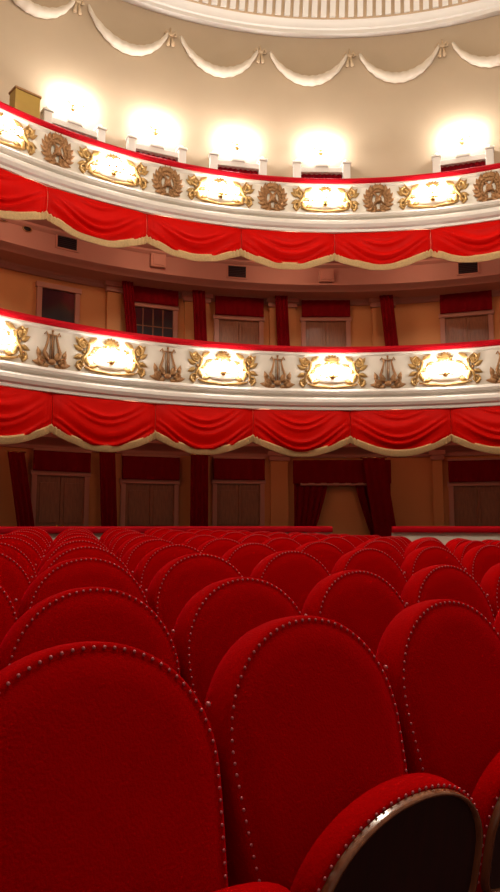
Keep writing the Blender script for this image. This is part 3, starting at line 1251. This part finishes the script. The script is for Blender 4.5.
def seat_cushion_meshes():
    """tip-up seat in its own frame: lies in xz with hinge at z=0, underside towards -y"""
    D, W = .36, .285
    pts = []
    n = 44
    for i in range(n):
        a = 2 * PI * i / n
        c, s = math.cos(a), math.sin(a)
        if s > 0:       # round front edge
            pts.append((W * math.copysign(abs(c) ** .95, c), .15 + (D - .15) * s ** .95))
        else:
            pts.append((W * math.copysign(abs(c) ** .35, c), .15 - .15 * abs(s) ** .35))
    cu = bmesh.new()
    padded(cu, pts, 0, D / 2, [(0, -.016), (.9, -.016), (.97, -.020), (1.0, -.010), (1.012, .004), (1.012, .020), (1.0, .036), (.93, .046), (.6, .052), (0, .054)])
    pn = bmesh.new()
    padded(pn, pts, 0, D / 2, [(0, -.026), (.89, -.026), (.90, -.0265), (.905, -.018), (.3, -.018), (0, -.018)])
    rim = bmesh.new()
    prev = None
    rings = [(.90, -.022), (.905, -.030), (.92, -.037), (.945, -.037), (.958, -.030), (.962, -.012)]
    for s, y in rings:
        ring = [rim.verts.new((x * s, y, D / 2 + (z - D / 2) * s)) for x, z in pts]
        if prev:
            for i in range(n):
                rim.faces.new((prev[i], prev[(i + 1) % n], ring[(i + 1) % n], ring[i]))
        prev = ring
    bmesh.ops.recalc_face_normals(rim, faces=rim.faces)
    nail = bmesh.new()
    q = [(x * .992, D / 2 + (z - D / 2) * .992) for x, z in pts if z > .05]
    # order from right side over the top to the left
    q = [p for p in ([(x * .992, D / 2 + (z - D / 2) * .992) for x, z in pts[-6:] + pts[:n // 2 + 6]]) if p[1] > .05]
    for x, z in resample(q, .0225):
        r = bmesh.ops.create_uvsphere(nail, u_segments=6, v_segments=4, radius=.0040)
        for v in r['verts']:
            v.co = Vector((x + v.co.x, -.020 + v.co.y * .7, z + v.co.z))
    return cu, pn, rim, nail


root = bpy.data.objects.new('theatre_seat', None)
COL.objects.link(root)
b, nl = backrest_meshes()
rest = link('backrest', b, M['seat'], root)
rest.rotation_euler = (-TILT, 0, 0)
rest.location = (0, .0607 - BT * math.sin(TILT), .891 - BT * math.cos(TILT))
nt_ = link('nail_trim', nl, M['nail'], rest)
nt_['label'] = 'row of pale pinkish metal nail heads'
bm = bmesh.new()
ball(bm, (HW * .97, -.03, .74), .006, 1, 1, 1, sub=2)
link('side_stud', bm, M['nail'], rest)
cu, pn, rim, nl = seat_cushion_meshes()
cush = link('seat_cushion', cu, M['seat'], root)
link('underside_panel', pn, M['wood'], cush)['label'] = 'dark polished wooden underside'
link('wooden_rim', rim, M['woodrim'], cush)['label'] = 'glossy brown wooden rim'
link('nail_trim', nl, M['nail'], cush)['label'] = 'row of pale pinkish metal nail heads'
cush.location = (0, -.215, .228)
cush.rotation_euler = (R_(11), 0, 0)
for s in (-1, 1):
    bm = bmesh.new()
    x = s * .262
    box(bm, x - .014, x + .014, -.12, .03, .03, .30, .004)
    box(bm, x - .02, x + .02, -.22, .10, 0.0, .035, .004)
    link('side_frame', bm, M['iron'], root, False)
index_kids()

ROWS = []
P = .585
# (perpendicular distance, along-row offset of seat 0) rows counted from the camera
# row 1, seat 0 sits at (-.317, 1.345)
row_defs = []
base = (-.302, 1.363)
s0 = base[0] * UX + base[1] * UY
v0 = base[0] * VX + base[1] * VY
row2 = (-.445, 2.09)
s2_ = row2[0] * UX + row2[1] * UY
v2_ = row2[0] * VX + row2[1] * VY
row_defs.append((v0, s0))
row_defs.append((v2_, s2_))
v = v2_
off = s2_ - s0
for k in range(2, 14):
    v += .80
    row_defs.append((v, s0 + (off if k % 2 else 0) + .03 * k))
FACING = math.atan2(VY, VX) - PI / 2     # local +Y (back of the chair) points to V
ordn = ['first', 'second', 'third', 'fourth', 'fifth', 'sixth', 'seventh', 'eighth', 'ninth', 'tenth', 'eleventh', 'twelfth', 'thirteenth', 'fourteenth', 'fifteenth', 'sixteenth', 'seventeenth', 'eighteenth',
        'nineteenth', 'twentieth', 'twenty-first', 'twenty-second', 'twenty-third', 'twenty-fourth']
nseat = 0
CURV = 0.012
for r, (v, s) in enumerate(row_defs):
    row = []
    for k in range(-14, 22):
        a = s + k * P
        # rows bow gently round the hall's axis (through the horseshoe centre)
        ds = a - (CX * UX + CY * UY)
        vv = v - CURV * ds * ds + (CURV * (s0 - (CX * UX + CY * UY)) ** 2)
        x, y = a * UX + vv * VX, a * UY + vv * VY
        if math.hypot(x - CX, y - CY) > (6.35 if math.degrees(math.atan2(y - CY, x - CX)) > 84 else 6.15):
            continue
        pr_ = project((x, y, floor_z(x, y) + .9))
        if pr_ is None or y < .9:
            continue
        half = F * .34 / pr_[2]
        if pr_[0] + half < -25 or pr_[0] - half > 525:
            continue
        row.append((pr_[0], x, y, ds, half))
    row.sort()
    vis = 0
    for (px, x, y, ds, half) in row:
        c = copy_tree(root)
        c.location = (x, y, floor_z(x, y))
        c.rotation_euler = (0, 0, FACING - math.atan(-2 * CURV * ds) * -1)
        inside = px + half * .6 > 0 and px - half * .6 < 500
        if inside:
            vis += 1
            if r == 0:
                lb = ['large red velvet seat filling the lower left corner, only its cushion top showing', 'red velvet seat in the nearest row whose tipped-up cushion shows dark wood',
                      'red velvet seat in the nearest row cut by the right picture edge'][min(vis - 1, 2)]
            else:
                lb = 'red velvet seat, %s row from the camera, %s seat from the left' % (ordn[r], ordn[vis - 1])
        else:
            lb = 'red velvet seat, %s row from the camera, just past the %s picture edge' % (ordn[r], 'left' if px < 250 else 'right')
        tag(c, lb, 'seat', 'red velvet seats of the stalls')
        nseat += 1
        if r == 0 and inside and vis == 1:
            for ch in c.children:
                if ch.name.startswith('seat_cushion'):
                    ch.rotation_euler = (R_(25), 0, 0)
print('SEATS', nseat)
def kill(o):
    for ch in KIDS.get(o.name, []):
        kill(ch)
    bpy.data.objects.remove(o)
kill(root)

# ------------------------------------------------------------------ chandelier (added above the frame, unseen, as the hall's main light)
t = thing('chandelier', 'unseen tiered glass chandelier added above the stalls to light the hall', 'chandelier', (CX, CY - .6, Z(7.6)))
for R_c, z in ((1.2, 0), (.85, .35), (.5, .7)):
    bm = bmesh.new()
    tube(bm, [(R_c * math.cos(2 * PI * i / 36), R_c * math.sin(2 * PI * i / 36), z) for i in range(37)], .03, 8, cap=False)
    for i in range(6):
        a = 2 * PI * i / 6
        tube(bm, [(R_c * math.cos(a), R_c * math.sin(a), z), (0, 0, z + .25)], .012, 6)
    link('lamp_ring', bm, M['brass'], t)
    nb = int(R_c * 15)
    for i in range(nb):
        a = 2 * PI * i / nb
        bm = bmesh.new()
        ball(bm, (0, 0, 0), .05, 1, 1, 1.3, sub=1)
        g = link('lamp_globe', bm, M['crystal'], t)
        g.location = (R_c * math.cos(a), R_c * math.sin(a), z + .09)
bm = bmesh.new()
tube(bm, [(0, 0, 0), (0, 0, 4.1)], .025, 8)
link('stem', bm, M['brass'], t)
for (dx, dy) in ((0, 0),):
    ld = bpy.data.lights.new('chandelier_light', 'POINT')
    ld.energy = 1200
    ld.color = (1.0, .88, .73)
    ld.shadow_soft_size = .9
    lo = bpy.data.objects.new('chandelier_light', ld)
    COL.objects.link(lo)
    lo.parent = t
    lo.location = (0, 0, -.35)

# ------------------------------------------------------------------ world and view
w = bpy.data.worlds.new('world')
sc.world = w
w.use_nodes = True
w.node_tree.nodes['Background'].inputs['Color'].default_value = (1.0, .72, .5, 1)
w.node_tree.nodes['Background'].inputs['Strength'].default_value = .24
sc.view_settings.view_transform = 'Standard'
sc.view_settings.look = 'None'
sc.view_settings.exposure = 0.0
sc.view_settings.gamma = 1.0
sc.view_settings.use_curve_mapping = False
sc.cycles.use_denoising = True
sc.cycles.sample_clamp_indirect = 6
sc.cycles.max_bounces = 6
